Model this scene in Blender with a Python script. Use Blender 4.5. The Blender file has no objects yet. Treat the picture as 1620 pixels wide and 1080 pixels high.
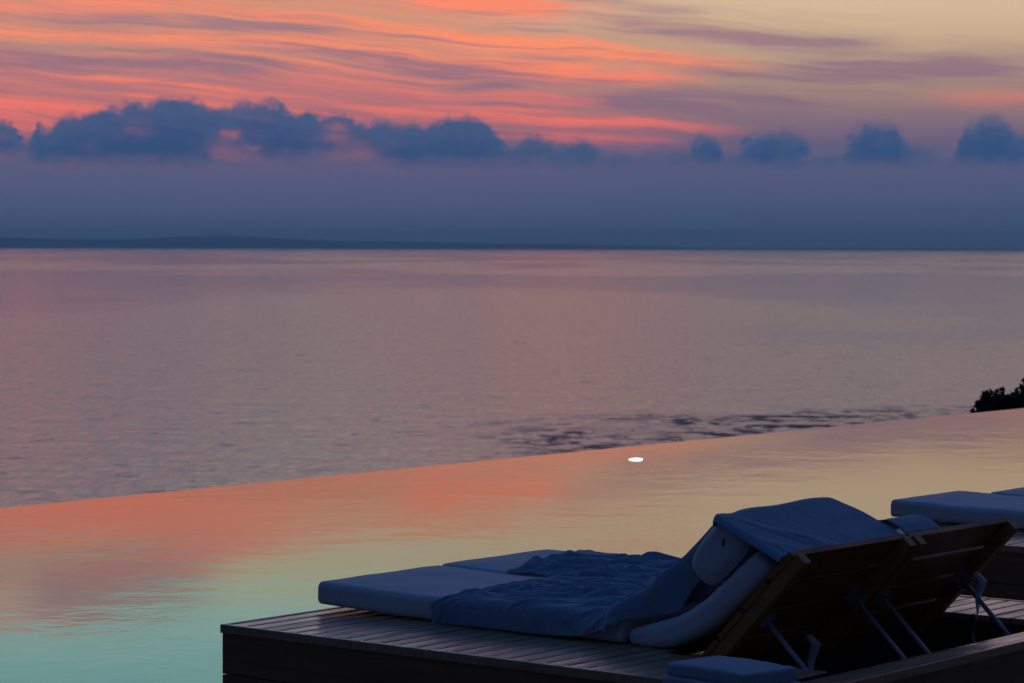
import bpy, bmesh, math, random
import numpy as np
from mathutils import Vector, Matrix, noise

S = bpy.context.scene
COL = S.collection
R = math.radians

# ------------------------------------------------------------------ camera
F_PX, HY = 4300.0, 392.6          # focal length in photo pixels, horizon row at the picture's centre
CAM_H = 1.75
cam_d = bpy.data.cameras.new("camera")
cam = bpy.data.objects.new("camera", cam_d)
COL.objects.link(cam)
pitch = math.atan((540 - HY) / F_PX)
roll = 0.00265
cam.matrix_world = (Matrix.Translation((0, 0, CAM_H)) @ Matrix.Rotation(math.pi / 2 - pitch, 4, 'X')
                    @ Matrix.Rotation(roll, 4, 'Z'))
cam_d.sensor_width = 36.0
cam_d.lens = F_PX / 1620 * 36.0
cam_d.clip_start = 0.1
cam_d.clip_end = 400000
cam_d.dof.use_dof = True
cam_d.dof.focus_distance = 11.5
cam_d.dof.aperture_fstop = 9.0
S.camera = cam

# ------------------------------------------------------------------ colour management
S.view_settings.view_transform = 'Standard'
S.view_settings.look = 'None'
S.view_settings.exposure = 0.12
S.view_settings.gamma = 1.0
S.cycles.max_bounces = 8
S.cycles.use_denoising = True


def lin(r, g, b):
    f = lambda c: (c / 255) / 12.92 if c / 255 <= 0.04045 else ((c / 255 + 0.055) / 1.055) ** 2.4
    return (f(r), f(g), f(b), 1.0)


# ------------------------------------------------------------------ node expression helper
class G:
    """One node tree; float sockets wrapped so that they can be written as expressions."""
    def __init__(s, nt):
        s.nt = nt

    def node(s, t, **kw):
        n = s.nt.nodes.new(t)
        for k, v in kw.items():
            setattr(n, k, v)
        return n

    def put(s, sock, v):
        if isinstance(v, E_):
            s.nt.links.new(v.s, sock)
        elif isinstance(v, bpy.types.NodeSocket):
            s.nt.links.new(v, sock)
        else:
            sock.default_value = v

    def m(s, op, *a, clamp=False):
        n = s.node('ShaderNodeMath', operation=op, use_clamp=clamp)
        for i, v in enumerate(a):
            s.put(n.inputs[i], v)
        return E_(s, n.outputs[0])

    def smooth(s, x, a, b, lo=0.0, hi=1.0):
        n = s.node('ShaderNodeMapRange', interpolation_type='SMOOTHSTEP')
        s.put(n.inputs[0], x)
        for i, v in zip((1, 2, 3, 4), (a, b, lo, hi)):
            s.put(n.inputs[i], v)
        return E_(s, n.outputs[0])

    def xyz(s, x, y, z=0.0):
        n = s.node('ShaderNodeCombineXYZ')
        for i, v in enumerate((x, y, z)):
            s.put(n.inputs[i], v)
        return n.outputs[0]

    def noise(s, vec, scale=1.0, detail=4.0, rough=0.5, dist=0.0):
        n = s.node('ShaderNodeTexNoise')
        s.put(n.inputs['Vector'], vec)
        n.inputs['Scale'].default_value = scale
        n.inputs['Detail'].default_value = detail
        n.inputs['Roughness'].default_value = rough
        n.inputs['Distortion'].default_value = dist
        return E_(s, n.outputs[0])

    def ramp(s, fac, stops, interp='LINEAR'):
        n = s.node('ShaderNodeValToRGB')
        n.color_ramp.interpolation = interp
        el = n.color_ramp.elements
        while len(el) < len(stops):
            el.new(0.5)
        for e, (p, c) in zip(el, stops):
            e.position = p
        for e, (p, c) in zip(el, stops):
            e.color = c
        s.put(n.inputs[0], fac)
        return n.outputs[0]

    def curve(s, x, pts):
        """piecewise curve through (x, y), all in 0..1"""
        n = s.node('ShaderNodeFloatCurve')
        c = n.mapping.curves[0]
        c.points[0].location = pts[0]
        c.points[1].location = pts[-1]
        for p in pts[1:-1]:
            c.points.new(*p)
        for p in c.points:
            p.handle_type = 'AUTO_CLAMPED'
        n.mapping.update()
        n.inputs['Factor'].default_value = 1.0
        s.put(n.inputs['Value'], x)
        return E_(s, n.outputs[0])

    def mix(s, fac, a, b, mode='MIX'):
        n = s.node('ShaderNodeMix', data_type='RGBA', blend_type=mode)
        s.put(n.inputs[0], fac)
        s.put(n.inputs[6], a)
        s.put(n.inputs[7], b)
        return n.outputs[2]


class E_:
    def __init__(e, g, s):
        e.g, e.s = g, s
    def __add__(e, o): return e.g.m('ADD', e, o)
    __radd__ = __add__
    def __sub__(e, o): return e.g.m('SUBTRACT', e, o)
    def __rsub__(e, o): return e.g.m('SUBTRACT', o, e)
    def __mul__(e, o): return e.g.m('MULTIPLY', e, o)
    __rmul__ = __mul__
    def __truediv__(e, o): return e.g.m('DIVIDE', e, o)
    def __rtruediv__(e, o): return e.g.m('DIVIDE', o, e)


# ------------------------------------------------------------------ world: dusk sky with cloud layers
def build_world():
    w = bpy.data.worlds.new("World")
    S.world = w
    w.use_nodes = True
    nt = w.node_tree
    nt.nodes.clear()
    g = G(nt)
    out = g.node('ShaderNodeOutputWorld')
    bg = g.node('ShaderNodeBackground')
    nt.links.new(bg.outputs[0], out.inputs[0])
    tc = g.node('ShaderNodeTexCoord')
    sep = g.node('ShaderNodeSeparateXYZ')
    nt.links.new(tc.outputs['Generated'], sep.inputs[0])
    X, Y, Z = (E_(g, o) for o in sep.outputs)
    az = g.m('ARCTAN2', X, Y)
    elr = g.m('ARCSINE', Z)
    azc = g.m('MAXIMUM', g.m('MINIMUM', az, 1.2), -1.2)
    elc = g.m('MAXIMUM', g.m('MINIMUM', elr, 1.3), -0.2)
    # sky chart: units of 1/4300 rad, x to the right of north-by-camera + 810, y down from the horizon at 392.6
    x = g.m('TANGENT', azc) * F_PX + 810.0
    y = HY - g.m('TANGENT', elc) * F_PX

    def T(py):       # ramp position of a chart row
        el = math.degrees(math.atan((HY - py) / F_PX))
        return math.sqrt(max(el, 0) / 90)
    D = lambda deg: math.sqrt(deg / 90)
    u = g.m('SQRT', g.m('MAXIMUM', elr, 0.0) / (math.pi / 2))
    upper = [(D(13), lin(134, 148, 186)), (D(18), lin(104, 124, 172)), (D(30), lin(40, 76, 126)),
             (D(50), lin(29, 64, 112)), (1.0, lin(26, 60, 106))]
    left = g.ramp(u, [(T(392.6), lin(76, 98, 136)), (T(330), lin(80, 95, 134)), (T(280), lin(90, 94, 131)), (T(258), lin(106, 94, 124)),
                      (T(235), lin(160, 102, 118)), (T(200), lin(205, 112, 110)), (T(130), lin(186, 120, 120)),
                      (T(60), lin(196, 136, 118)), (T(0), lin(212, 146, 122)), (T(-60), lin(214, 192, 155)),
                      (T(-120), lin(206, 208, 172)), (T(-200), lin(178, 226, 214)), (T(-300), lin(160, 220, 216)), (T(-400), lin(112, 162, 186))] + upper)
    right = g.ramp(u, [(T(392.6), lin(64, 94, 132)), (T(330), lin(74, 91, 131)), (T(262), lin(90, 92, 129)),
                       (T(220), lin(112, 98, 122)), (T(180), lin(142, 116, 122)), (T(140), lin(166, 136, 122)),
                       (T(90), lin(192, 163, 132)), (T(40), lin(209, 179, 145)), (T(0), lin(214, 187, 153)),
                       (T(-80), lin(212, 196, 160)), (T(-150), lin(206, 186, 166)), (T(-260), lin(180, 160, 166)), (D(10), lin(188, 164, 178)), (D(15), lin(176, 154, 178)), (D(21), lin(124, 122, 164)), (D(32), lin(38, 72, 118)), (D(50), lin(28, 63, 111)), (1.0, lin(26, 60, 106))])
    back = g.ramp(u, [(0.0, lin(30, 34, 44)), (D(6), lin(34, 39, 52)), (D(25), lin(28, 43, 72)), (D(50), lin(26, 53, 94)), (1.0, lin(26, 60, 106))])
    lr = g.smooth(x + g.m('MINIMUM', y, 0.0) * -0.6, 480, 1250)
    base = g.mix(lr, left, right)

    # ---- high streaked cloud, long bands tilted down to the right
    yt = y - (x - 810.0) * 0.075
    wv = g.noise(g.xyz(x / 420.0, yt / 150.0, 3.1), 1.0, 3.0, 0.55)
    yw = yt + (wv - 0.5) * 60.0
    xn = x / 560.0
    n1 = g.noise(g.xyz(xn, yw / 34.0, 7.7), 1.0, 6.0, 0.62)
    n2 = g.noise(g.xyz(xn * 1.3, yw / 24.0, 21.3), 1.0, 5.0, 0.6)
    n3 = g.noise(g.xyz(xn * 2.6, yw / 9.0, 41.3), 1.0, 4.0, 0.6)
    n5 = g.noise(g.xyz(xn * 6.5, yw / 6.5, 83.0), 1.0, 4.0, 0.65)
    n4 = g.noise(g.xyz(xn * 1.2, yw / 11.0, 63.0), 1.0, 5.0, 0.66)

    def streaks(lst):
        tot = None
        for (x0, y0, x1, y1, hw, amp) in lst:
            mslope = (y1 - y0) / (x1 - x0)
            d = (y + (wv - 0.5) * 34.0 + (n3 - 0.5) * 14.0 + (n5 - 0.5) * 7.0) - ((x - x0) * mslope + y0)
            L = abs(x1 - x0)
            e = g.m('EXPONENT', g.m('POWER', d / hw, 2.0) * -1.0)
            ends = g.smooth(x, x0 - 0.18 * L, x0 + 0.22 * L) * g.smooth(x, x1 - 0.35 * L, x1 + 0.12 * L, 1.0, 0.0)
            v = e * ends * amp
            tot = v if tot is None else tot + v
        return tot

    orange = streaks([(-500, 10, 420, 30, 13, 0.9), (-500, 36, 780, 92, 10, 0.9), (300, 22, 640, 58, 9, 0.6),
                      (420, 84, 900, 118, 9, 0.9), (640, -6, 900, 22, 16, 1.0), (640, 56, 1210, 108, 13, 1.15),
                      (760, 96, 960, 108, 7, 0.8), (780, 116, 1120, 130, 8, 0.95), (-400, 66, 330, 100, 10, 0.75),
                      (420, 128, 720, 146, 12, 0.6), (760, 150, 1010, 166, 8, 0.75), (560, 168, 900, 182, 10, 0.8),
                      (800, 190, 1180, 204, 8, 0.8), (820, 214, 1090, 226, 9, 0.6), (-400, 172, 170, 178, 12, 0.8),
                      (-500, -40, 500, -18, 24, 0.9), (-300, -90, 560, -48, 22, 0.6), (880, 196, 1060, 200, 7, 0.5),
                      (1480, 160, 1900, 166, 12, 0.4)])
    env = (g.smooth(x + (y - 110.0) * 0.9, 760, 1240, 1.0, 0.0)) * g.smooth(y, -150, -20) * g.smooth(y, 190, 262, 1.0, 0.0)
    o_noise = g.smooth(n1 + (n3 - 0.5) * 0.25, 0.46, 0.62) * env
    lowgap = g.smooth(y, 262, 236)
    o_fine = g.smooth(n4, 0.5, 0.64) * env * lowgap
    of = g.m('MINIMUM', orange * (0.1 + n1 * 0.9 + n3 * 0.9) * lowgap + o_noise * 0.4 + o_fine * 0.6 * (n5 * 1.2 + 0.4), 1.0)
    ocol = g.ramp(g.m('DIVIDE', y + 100.0, 360.0, clamp=True),
                  [(0.0, lin(236, 118, 104)), (0.28, lin(252, 138, 104)), (0.5, lin(255, 146, 106)),
                   (0.72, lin(248, 122, 102)), (0.9, lin(232, 112, 108)), (1.0, lin(190, 110, 118))])
    purple = streaks([(-300, 22, 330, 46, 10, 0.5), (120, 26, 560, 62, 9, 0.8), (300, 44, 560, 52, 8, 0.6),
                      (-200, 88, 480, 108, 20, 0.75), (360, 80, 820, 118, 9, 0.6), (960, 48, 1440, 86, 17, 1.0),
                      (1180, 62, 1420, 66, 12, 0.6), (1250, 112, 1640, 116, 16, 0.75), (1080, 116, 1500, 134, 12, 0.65),
                      (700, 134, 840, 140, 9, 0.6), (960, 166, 1300, 182, 20, 0.6), (560, 108, 900, 128, 10, 0.4),
                      (760, 128, 1000, 134, 8, 0.5), (1450, 96, 1900, 112, 20, 0.55), (1000, 12, 1120, 24, 8, 0.25),
                      (880, 0, 1020, 6, 7, 0.4), (40, -140, 350, -116, 44, 1.2), (-300, -128, 60, -110, 30, 0.9),
                      (620, 98, 860, 104, 6, 0.5), (800, 82, 960, 96, 6, 0.5), (1200, 210, 1700, 216, 26, 0.4)])
    p_env = g.smooth(y, -30, 40) * g.smooth(y, 215, 270, 1.0, 0.0) * g.smooth(y - (x - 1000.0) * 0.12, -40, 60)
    p_noise = g.smooth(n2 + (n3 - 0.5) * 0.3, 0.5, 0.68) * p_env
    p_fine = g.smooth(n4, 0.47, 0.34) * p_env * g.smooth(x, 1300, 900, 0.35, 1.0)
    pf = g.m('MINIMUM', purple * g.m('MAXIMUM', n2 * 2.4 - 0.35 + (n3 - 0.5) * 1.4, 0.12) + p_noise * 0.42 + p_fine * 0.72, 0.86)
    pcol = g.ramp(g.m('DIVIDE', y + 150.0, 400.0, clamp=True),
                  [(0.0, lin(156, 146, 152)), (0.35, lin(160, 128, 132)), (0.6, lin(148, 112, 128)), (1.0, lin(118, 98, 124))])
    tan = streaks([(-400, 64, 330, 92, 9, 0.75), (380, 8, 760, 34, 9, 0.6), (260, 22, 420, 34, 6, 0.5), (360, 84, 640, 108, 6, 0.6)])
    c = g.mix(of, base, ocol)
    c = g.mix(g.m('MINIMUM', tan * (n2 * 1.6), 0.8), c, lin(186, 154, 124))
    c = g.mix(pf, c, pcol)
    # pink rim above the violet bank, high on the left (mirrored in the pool)
    pk = streaks([(-500, -50, 230, -40, 30, 0.7), (-500, -190, 215, -186, 26, 0.95), (-300, -160, 420, -96, 24, 0.55), (240, -86, 560, -60, 18, 0.5)]) * g.smooth(n3 + n1 * 0.4, 0.5, 0.78)
    c = g.mix(g.m('MINIMUM', pk, 0.9), c, lin(242, 138, 124))

    # ---- bank of blue cumulus low over the sea
    SX0, SX1, SY0, SY1 = -420.0, 2040.0, 140.0, 300.0
    top = [(-420, 214), (-300, 200), (-180, 214), (-60, 196), (12, 190), (28, 212), (44, 232), (60, 194), (78, 204), (92, 188),
           (150, 180), (190, 170), (240, 164), (275, 157), (300, 157), (322, 168), (350, 173), (385, 162), (405, 160),
           (445, 166), (470, 180), (490, 175), (512, 183), (545, 181), (580, 192), (620, 191), (655, 195), (690, 192), (712, 183),
           (736, 183), (758, 190), (778, 201), (796, 226), (806, 231), (820, 219), (836, 211), (850, 213), (866, 221), (888, 226),
           (905, 224), (920, 218), (936, 222), (950, 236), (966, 246), (984, 241), (1004, 250), (1024, 243), (1046, 249), (1066, 238), (1084, 236), (1098, 214), (1110, 206),
           (1126, 207), (1138, 222), (1150, 244), (1166, 240), (1178, 214), (1200, 206), (1230, 203), (1262, 208), (1276, 218),
           (1290, 240), (1326, 240), (1340, 218), (1354, 198), (1376, 189), (1400, 187), (1418, 197), (1436, 220), (1462, 236),
           (1480, 246), (1502, 244), (1514, 214), (1526, 194), (1546, 184), (1566, 181), (1590, 187), (1602, 202), (1640, 206),
           (1720, 190), (1800, 214), (1900, 262), (2040, 262)]
    bot = [(-420, 262), (0, 250), (36, 250), (60, 262), (330, 262), (350, 250), (380, 250), (420, 254), (520, 250), (560, 248), (640, 262),
           (820, 262), (860, 262), (940, 264), (1040, 262), (1140, 258), (1180, 262), (1480, 261), (1620, 261), (2040, 261)]
    cw1 = g.noise(g.xyz(x / 30.0, y / 26.0, 1.0), 1.0, 5.0, 0.62)
    cw2 = g.noise(g.xyz(x / 30.0, y / 26.0, 9.0), 1.0, 5.0, 0.62)
    xq = x + (cw2 - 0.5) * 52.0
    yq = y + (cw1 - 0.5) * 46.0
    cx = (xq - SX0) / (SX1 - SX0)
    nrm = lambda l: [((a - SX0) / (SX1 - SX0), (b - SY0) / (SY1 - SY0)) for a, b in l]
    ytop = g.curve(cx, nrm(top)) * (SY1 - SY0) + SY0
    ybot = g.curve(cx, nrm(bot)) * (SY1 - SY0) + SY0
    a_top = g.smooth(yq - ytop, -6, g.smooth(x, 760, 1100, 14.0, 26.0))
    a_bot = g.smooth(y + (cw2 - 0.5) * 26.0 - ybot, -20, 12, 1.0, 0.0)
    holes = None
    for hx, hy, rx, ry in ((368, 217, 14, 9), (532, 216, 20, 14), (350, 240, 30, 16), (560, 246, 40, 16), (400, 236, 14, 10)):
        d = g.m('POWER', (xq - hx) / rx, 2.0) + g.m('POWER', (yq - hy) / ry, 2.0)
        h = g.m('EXPONENT', d * -1.0) * 0.5
        holes = h if holes is None else holes + h
    veil = g.smooth(g.noise(g.xyz(x / 110.0, y / 60.0, 5.0), 1.0, 4.0, 0.55), 0.28, 0.5, 0.84, 1.0)
    ca = g.m('MAXIMUM', a_top * a_bot * veil * (1.0 - holes), 0.0)
    ca = ca * g.smooth(g.m('ABSOLUTE', az), 0.6, 1.0, 1.0, 0.0)
    deep = g.smooth(yq - ytop + (cw1 - 0.5) * 40.0, 0, 70)
    ccol = g.mix(deep, lin(58, 88, 130), lin(30, 76, 124))
    # thin veil of the same cloud between and under the heads
    vn = g.noise(g.xyz(x / 90.0, y / 26.0, 17.0), 1.0, 5.0, 0.6)
    mist = g.smooth(y, 200, 246) * g.smooth(y, 286, 256, 0.0, 1.0) * g.smooth(vn, 0.36, 0.62) * 0.66
    mist = mist * g.smooth(g.m('ABSOLUTE', az), 0.6, 1.0, 1.0, 0.0)
    c = g.mix(mist, c, lin(84, 92, 130))
    c = g.mix(ca * 0.97, c, ccol)
    # soft mottling of the haze layer under the bank
    hz = g.noise(g.xyz(x / 300.0, y / 40.0, 2.0), 1.0, 3.0, 0.5)
    hzf = g.smooth(y, 250, 285) * g.smooth(hz, 0.35, 0.7) * 0.16
    c = g.mix(hzf, c, lin(104, 92, 124))

    away = g.smooth(g.m('ABSOLUTE', az), 0.45, 1.5)
    c = g.mix(away, c, back)
    # Sky Texture with the sun just set, adds the scattered light of the upper air
    sky = g.node('ShaderNodeTexSky', sky_type='NISHITA', sun_disc=False, sun_elevation=R(-1.5), sun_rotation=R(-5),
                 altitude=20, air_density=1.0, dust_density=1.0, ozone_density=1.5)
    c = g.mix(0.01, c, sky.outputs[0], 'ADD')
    nt.links.new(c, bg.inputs['Color'])
    bg.inputs['Strength'].default_value = 1.0


build_world()


# ------------------------------------------------------------------ materials
def new_mat(name):
    m = bpy.data.materials.new(name)
    m.use_nodes = True
    m.node_tree.nodes.clear()
    g = G(m.node_tree)
    out = g.node('ShaderNodeOutputMaterial')
    p = g.node('ShaderNodeBsdfPrincipled')
    m.node_tree.links.new(p.outputs[0], out.inputs[0])
    tc = g.node('ShaderNodeTexCoord')
    return m, g, p, tc


def bump(g, h, strength, dist, normal=None):
    b = g.node('ShaderNodeBump')
    b.inputs['Strength'].default_value = strength
    b.inputs['Distance'].default_value = dist
    g.put(b.inputs['Height'], h)
    if normal is not None:
        g.put(b.inputs['Normal'], normal)
    return b.outputs[0]


def sep(g, v):
    n = g.node('ShaderNodeSeparateXYZ')
    g.put(n.inputs[0], v)
    return [E_(g, o) for o in n.outputs]


def mat_wood(name, c0, c1, rough, axis, knots=0.0, board=None, gb=0.002, cup=0.0):
    """planed softwood; axis = grain direction in object space"""
    m, g, p, tc = new_mat(name)
    x, y, z = sep(g, tc.outputs['Object'])
    a = {'x': (x, y, z), 'y': (y, x, z)}[axis]
    k = 0.0
    if board:                       # every board gets its own figure
        k = g.m('FLOOR', a[1] / board) * 7.31
    v = g.xyz(a[0] * 1.6 + k, a[1] * 26.0, a[2] * 26.0 + k)
    n = g.noise(v, 1.0, 6.0, 0.65, 0.6)
    n2 = g.noise(g.xyz(a[0] * 3.0 + k, a[1] * 5.0, a[2] * 5.0), 1.0, 4.0, 0.5)
    f = g.smooth(n, 0.3, 0.72)
    col = g.mix(f, c0, c1)
    col = g.mix(g.smooth(n2, 0.45, 0.75) * 0.45, col, tuple(v * 0.45 for v in c0[:3]) + (1,))
    if knots:
        vo = g.node('ShaderNodeTexVoronoi')
        g.put(vo.inputs['Vector'], g.xyz(a[0] * 3.2, a[2] * 5.0 + 0.7, 0.0))
        vo.inputs['Scale'].default_value = 1.0
        kn = g.smooth(E_(g, vo.outputs['Distance']), 0.04, 0.15, 1.0, 0.0) * knots
        col = g.mix(kn, col, (0.012, 0.008, 0.006, 1))
    g.put(p.inputs['Base Color'], col)
    g.put(p.inputs['Roughness'], g.smooth(n2, 0.3, 0.75, rough - 0.07, rough + 0.12))
    nrm = bump(g, n, 0.35, gb)
    if cup:                         # weathered boards are cupped across their width and wavy along it
        f = g.m('FRACT', (a[1] - 0.02025) / board) - 0.5
        wavy = g.noise(g.xyz(a[0] * 5.0 + k, k, 0.0), 1.0, 2.0, 0.5)
        nrm = bump(g, f * f + wavy * 0.1, 1.0, cup, nrm)
        p.inputs['IOR'].default_value = 1.85
        p.inputs['Specular Tint'].default_value = (1.0, 0.82, 0.74, 1)
    g.put(p.inputs['Normal'], nrm)
    return m


def mat_fabric(name, col, col2, weave=900.0, rough=0.9, sheen=0.15, folds=0.0):
    m, g, p, tc = new_mat(name)
    o = tc.outputs['Object']
    n = g.noise(o, 5.0, 5.0, 0.6)
    w = g.noise(o, weave, 2.0, 0.5)
    g.put(p.inputs['Base Color'], g.mix(g.smooth(n, 0.35, 0.7), col, col2))
    p.inputs['Roughness'].default_value = rough
    p.inputs['Specular IOR Level'].default_value = 0.2
    p.inputs['Sheen Weight'].default_value = sheen
    n4 = g.noise(o, 38.0, 4.0, 0.6)
    nr = bump(g, n4, 0.22, 0.006)
    if folds:
        x, y, z = sep(g, o)
        wp = (g.noise(o, 4.0, 2.0, 0.5) - 0.5) * 0.22
        al = x * 0.86 + y * 0.5
        ac = y * 0.86 - x * 0.5 + wp
        f1 = g.noise(g.xyz(al * 2.6, ac * 17.0, z * 3.0), 1.0, 3.0, 0.5)
        f2 = g.m('ABSOLUTE', f1 - 0.5)
        nr = bump(g, (1.0 - g.m('POWER', f2 * 2.0, 0.6)) * g.smooth(z, 0.5, 0.72, 1.0, 0.22), 1.0, folds, nr)
    g.put(p.inputs['Normal'], bump(g, w, 0.25, 0.001, nr))
    return m


M = {}
M['deck'] = mat_wood('varnished deck boards', (0.62, 0.38, 0.22, 1), (0.46, 0.26, 0.14, 1), 0.27, 'y', board=0.083, gb=0.0004, cup=0.010)
M['panel'] = mat_wood('stained side panel wood', (0.38, 0.17, 0.065, 1), (0.24, 0.1, 0.038, 1), 0.5, 'x', knots=0.9)
M['panel_end'] = mat_wood('stained end panel wood', (0.24, 0.12, 0.06, 1), (0.15, 0.075, 0.036, 1), 0.5, 'y')
M['back'] = mat_wood('backrest boards', (0.52, 0.18, 0.055, 1), (0.36, 0.115, 0.033, 1), 0.45, 'y')
M['batten'] = mat_wood('backrest battens', (0.58, 0.25, 0.07, 1), (0.42, 0.17, 0.045, 1), 0.5, 'x')
M['mattress'] = mat_fabric('pale grey canvas', (0.72, 0.74, 0.78, 1), (0.66, 0.69, 0.74, 1))
M['towel'] = mat_fabric('blue terry towel', (0.31, 0.42, 0.54, 1), (0.26, 0.37, 0.49, 1), weave=500.0, rough=1.0, sheen=0.3, folds=0.011)
M['pale_towel'] = mat_fabric('pale grey terry towel', (0.4, 0.47, 0.58, 1), (0.34, 0.41, 0.52, 1), weave=500.0, rough=1.0, sheen=0.2)
M['strap'] = mat_fabric('white webbing', (0.6, 0.6, 0.62, 1), (0.52, 0.52, 0.55, 1))


def plain(name, col, rough=0.6, metal=0.0, nscale=20.0, var=0.25):
    m, g, p, tc = new_mat(name)
    n = g.noise(tc.outputs['Object'], nscale, 5.0, 0.6)
    c2 = tuple(c * (1 - var) for c in col[:3]) + (1,)
    g.put(p.inputs['Base Color'], g.mix(n, col, c2))
    p.inputs['Roughness'].default_value = rough
    p.inputs['Metallic'].default_value = metal
    return m


M['rod'] = plain('painted steel rod', (0.45, 0.47, 0.5, 1), 0.4, 0.2)
M['bracket'] = plain('galvanised bracket', (0.5, 0.5, 0.5, 1), 0.45, 0.4)
M['stone'] = plain('pool coping stone', (0.3, 0.28, 0.26, 1), 0.7, nscale=8)
M['tile'] = plain('dark pool tile', (0.03, 0.07, 0.08, 1), 0.4, nscale=3)
M['earth'] = plain('dry earth and scrub', (0.09, 0.08, 0.05, 1), 0.95, nscale=0.4, var=0.5)
M['timber_deck'] = mat_wood('sun deck timber', (0.12, 0.075, 0.05, 1), (0.08, 0.05, 0.033, 1), 0.5, 'y', board=0.14)
M['dark'] = plain('shade-dark hollow', (0.03, 0.02, 0.015, 1), 0.9)  # near-black colour stands in for shade in the well and board gaps
M['eyelet'] = plain('black rubber eyelet', (0.03, 0.03, 0.035, 1), 0.6)
M['leaf'] = plain('dark evergreen leaf', (0.035, 0.05, 0.028, 1), 0.6, nscale=3, var=0.5)
M['stem'] = plain('shrub stem', (0.06, 0.045, 0.03, 1), 0.9)
M['hill'] = plain('far coast', (0.24, 0.42, 0.56, 1), 1.0, nscale=0.0004, var=0.12)  # blue of the distance haze is put into the base colour
M['plastic'] = plain('white plastic float', (0.7, 0.7, 0.7, 1), 0.3)


def mat_glow():
    m, g, p, tc = new_mat('lit lens of the floating lamp')
    p.inputs['Base Color'].default_value = (0.8, 0.82, 0.82, 1)
    p.inputs['Emission Color'].default_value = (1.0, 0.98, 0.95, 1)
    p.inputs['Emission Strength'].default_value = 1.6
    return m


M['glow'] = mat_glow()


def mat_pool():
    m, g, p, tc = new_mat('still pool water')
    x, y, z = sep(g, tc.outputs['Object'])
    p.inputs['Base Color'].default_value = (0.008, 0.03, 0.035, 1)
    p.inputs['Roughness'].default_value = 0.03
    p.inputs['IOR'].default_value = 1.333
    a = g.noise(g.xyz(x, y, 0.0), 3.2, 3.0, 0.5, 0.4)
    b = g.noise(g.xyz(x, y, 4.0), 14.0, 2.0, 0.5)
    patch = g.smooth(g.noise(g.xyz(x, y, 8.0), 0.5, 2.0, 0.5), 0.4, 0.65, 0.35, 1.0)
    h = (a + b * 0.16) * patch
    g.put(p.inputs['Normal'], bump(g, h, 1.0, 0.0018))
    return m


def mat_sea():
    m, g, p, tc = new_mat('open sea')
    x, y, z = sep(g, tc.outputs['Object'])
    p.inputs['Base Color'].default_value = (0.03, 0.06, 0.09, 1)
    p.inputs['IOR'].default_value = 1.333
    a = g.noise(g.xyz(x * 0.8, y, 0.0), 0.8, 4.0, 0.6, 0.5)
    b = g.noise(g.xyz(x * 0.6, y, 3.0), 0.2, 3.0, 0.5, 0.4)
    slick = g.noise(g.xyz(x * 0.0035, y * 0.0011, 5.0), 1.0, 4.0, 0.55, 0.6)
    sf = g.smooth(slick, 0.43, 0.57)
    gust = g.noise(g.xyz(x * 1.1, y * 0.24, 9.0), 1.0, 4.0, 0.65, 0.3)
    gf = g.smooth(gust, 0.36, 0.64)
    # choppy water over the shoal below the pool
    sx = g.noise(g.xyz(x * 0.06, y * 0.03, 14.0), 1.0, 4.0, 0.6)
    chop = 1.25 * g.smooth(y + (sx - 0.5) * 60.0 - x * 0.45, 275.0, 258.0) * g.smooth(x + (sx - 0.5) * 30.0, -8.0, 14.0) * g.smooth(sx, 0.36, 0.56, 0.25, 1.0)
    spk = g.smooth(g.noise(g.xyz(x * 0.34, y * 0.2, 30.0), 1.0, 4.0, 0.65), 0.47, 0.62)
    crest = g.smooth(g.noise(g.xyz(x * 0.26, y * 0.34, 44.0), 1.0, 3.0, 0.6), 0.58, 0.72)
    g.put(p.inputs['Roughness'], gf * 0.07 + (1.0 - sf) * 0.075 + 0.055 + crest * 0.17 + chop * (spk * 0.36 + 0.03))
    h = a * (sf * 0.15 + 0.7) * (gf * 0.4 + 0.8 + crest * 0.8) + b * 1.7
    h = h * (1.0 + chop * (spk * 4.0 + 0.3))
    g.put(p.inputs['Normal'], bump(g, h, 1.0, 0.082))
    return m


M['pool'] = mat_pool()
M['sea'] = mat_sea()


# ------------------------------------------------------------------ object helpers
def obj(name, me, mat, parent=None):
    if isinstance(me, bmesh.types.BMesh):
        bm = me
        me = bpy.data.meshes.new(name)
        bm.normal_update()
        bm.to_mesh(me)
        bm.free()
    o = bpy.data.objects.new(name, me)
    COL.objects.link(o)
    if mat is not None:
        me.materials.append(mat)
    if parent is not None:
        o.parent = parent
    return o


def empty(name, loc, rz=0.0):
    o = bpy.data.objects.new(name, None)
    o.location = loc
    o.rotation_euler = (0, 0, rz)
    o.empty_display_size = 0.2
    COL.objects.link(o)
    return o


def tag(o, label=None, cat=None, group=None, kind=None):
    for k, v in (('label', label), ('category', cat), ('group', group), ('kind', kind)):
        if v:
            o[k] = v
    return o


def box(bm, x0, x1, y0, y1, z0, z1, bev=0.0, mtx=None):
    r = bmesh.ops.create_cube(bm, size=1.0)
    vs = r['verts']
    for v in vs:
        v.co = Vector(((x0 + x1) / 2 + v.co.x * (x1 - x0), (y0 + y1) / 2 + v.co.y * (y1 - y0), (z0 + z1) / 2 + v.co.z * (z1 - z0)))
    if bev > 0:
        es = {e for v in vs for e in v.link_edges}
        r2 = bmesh.ops.bevel(bm, geom=list(es), offset=bev, segments=2, profile=0.6, affect='EDGES')
        vs = list({v for f in r2['faces'] for v in f.verts} | {v for v in vs if v.is_valid})
    if mtx is not None:
        for v in vs:
            v.co = mtx @ v.co
    return vs


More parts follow.
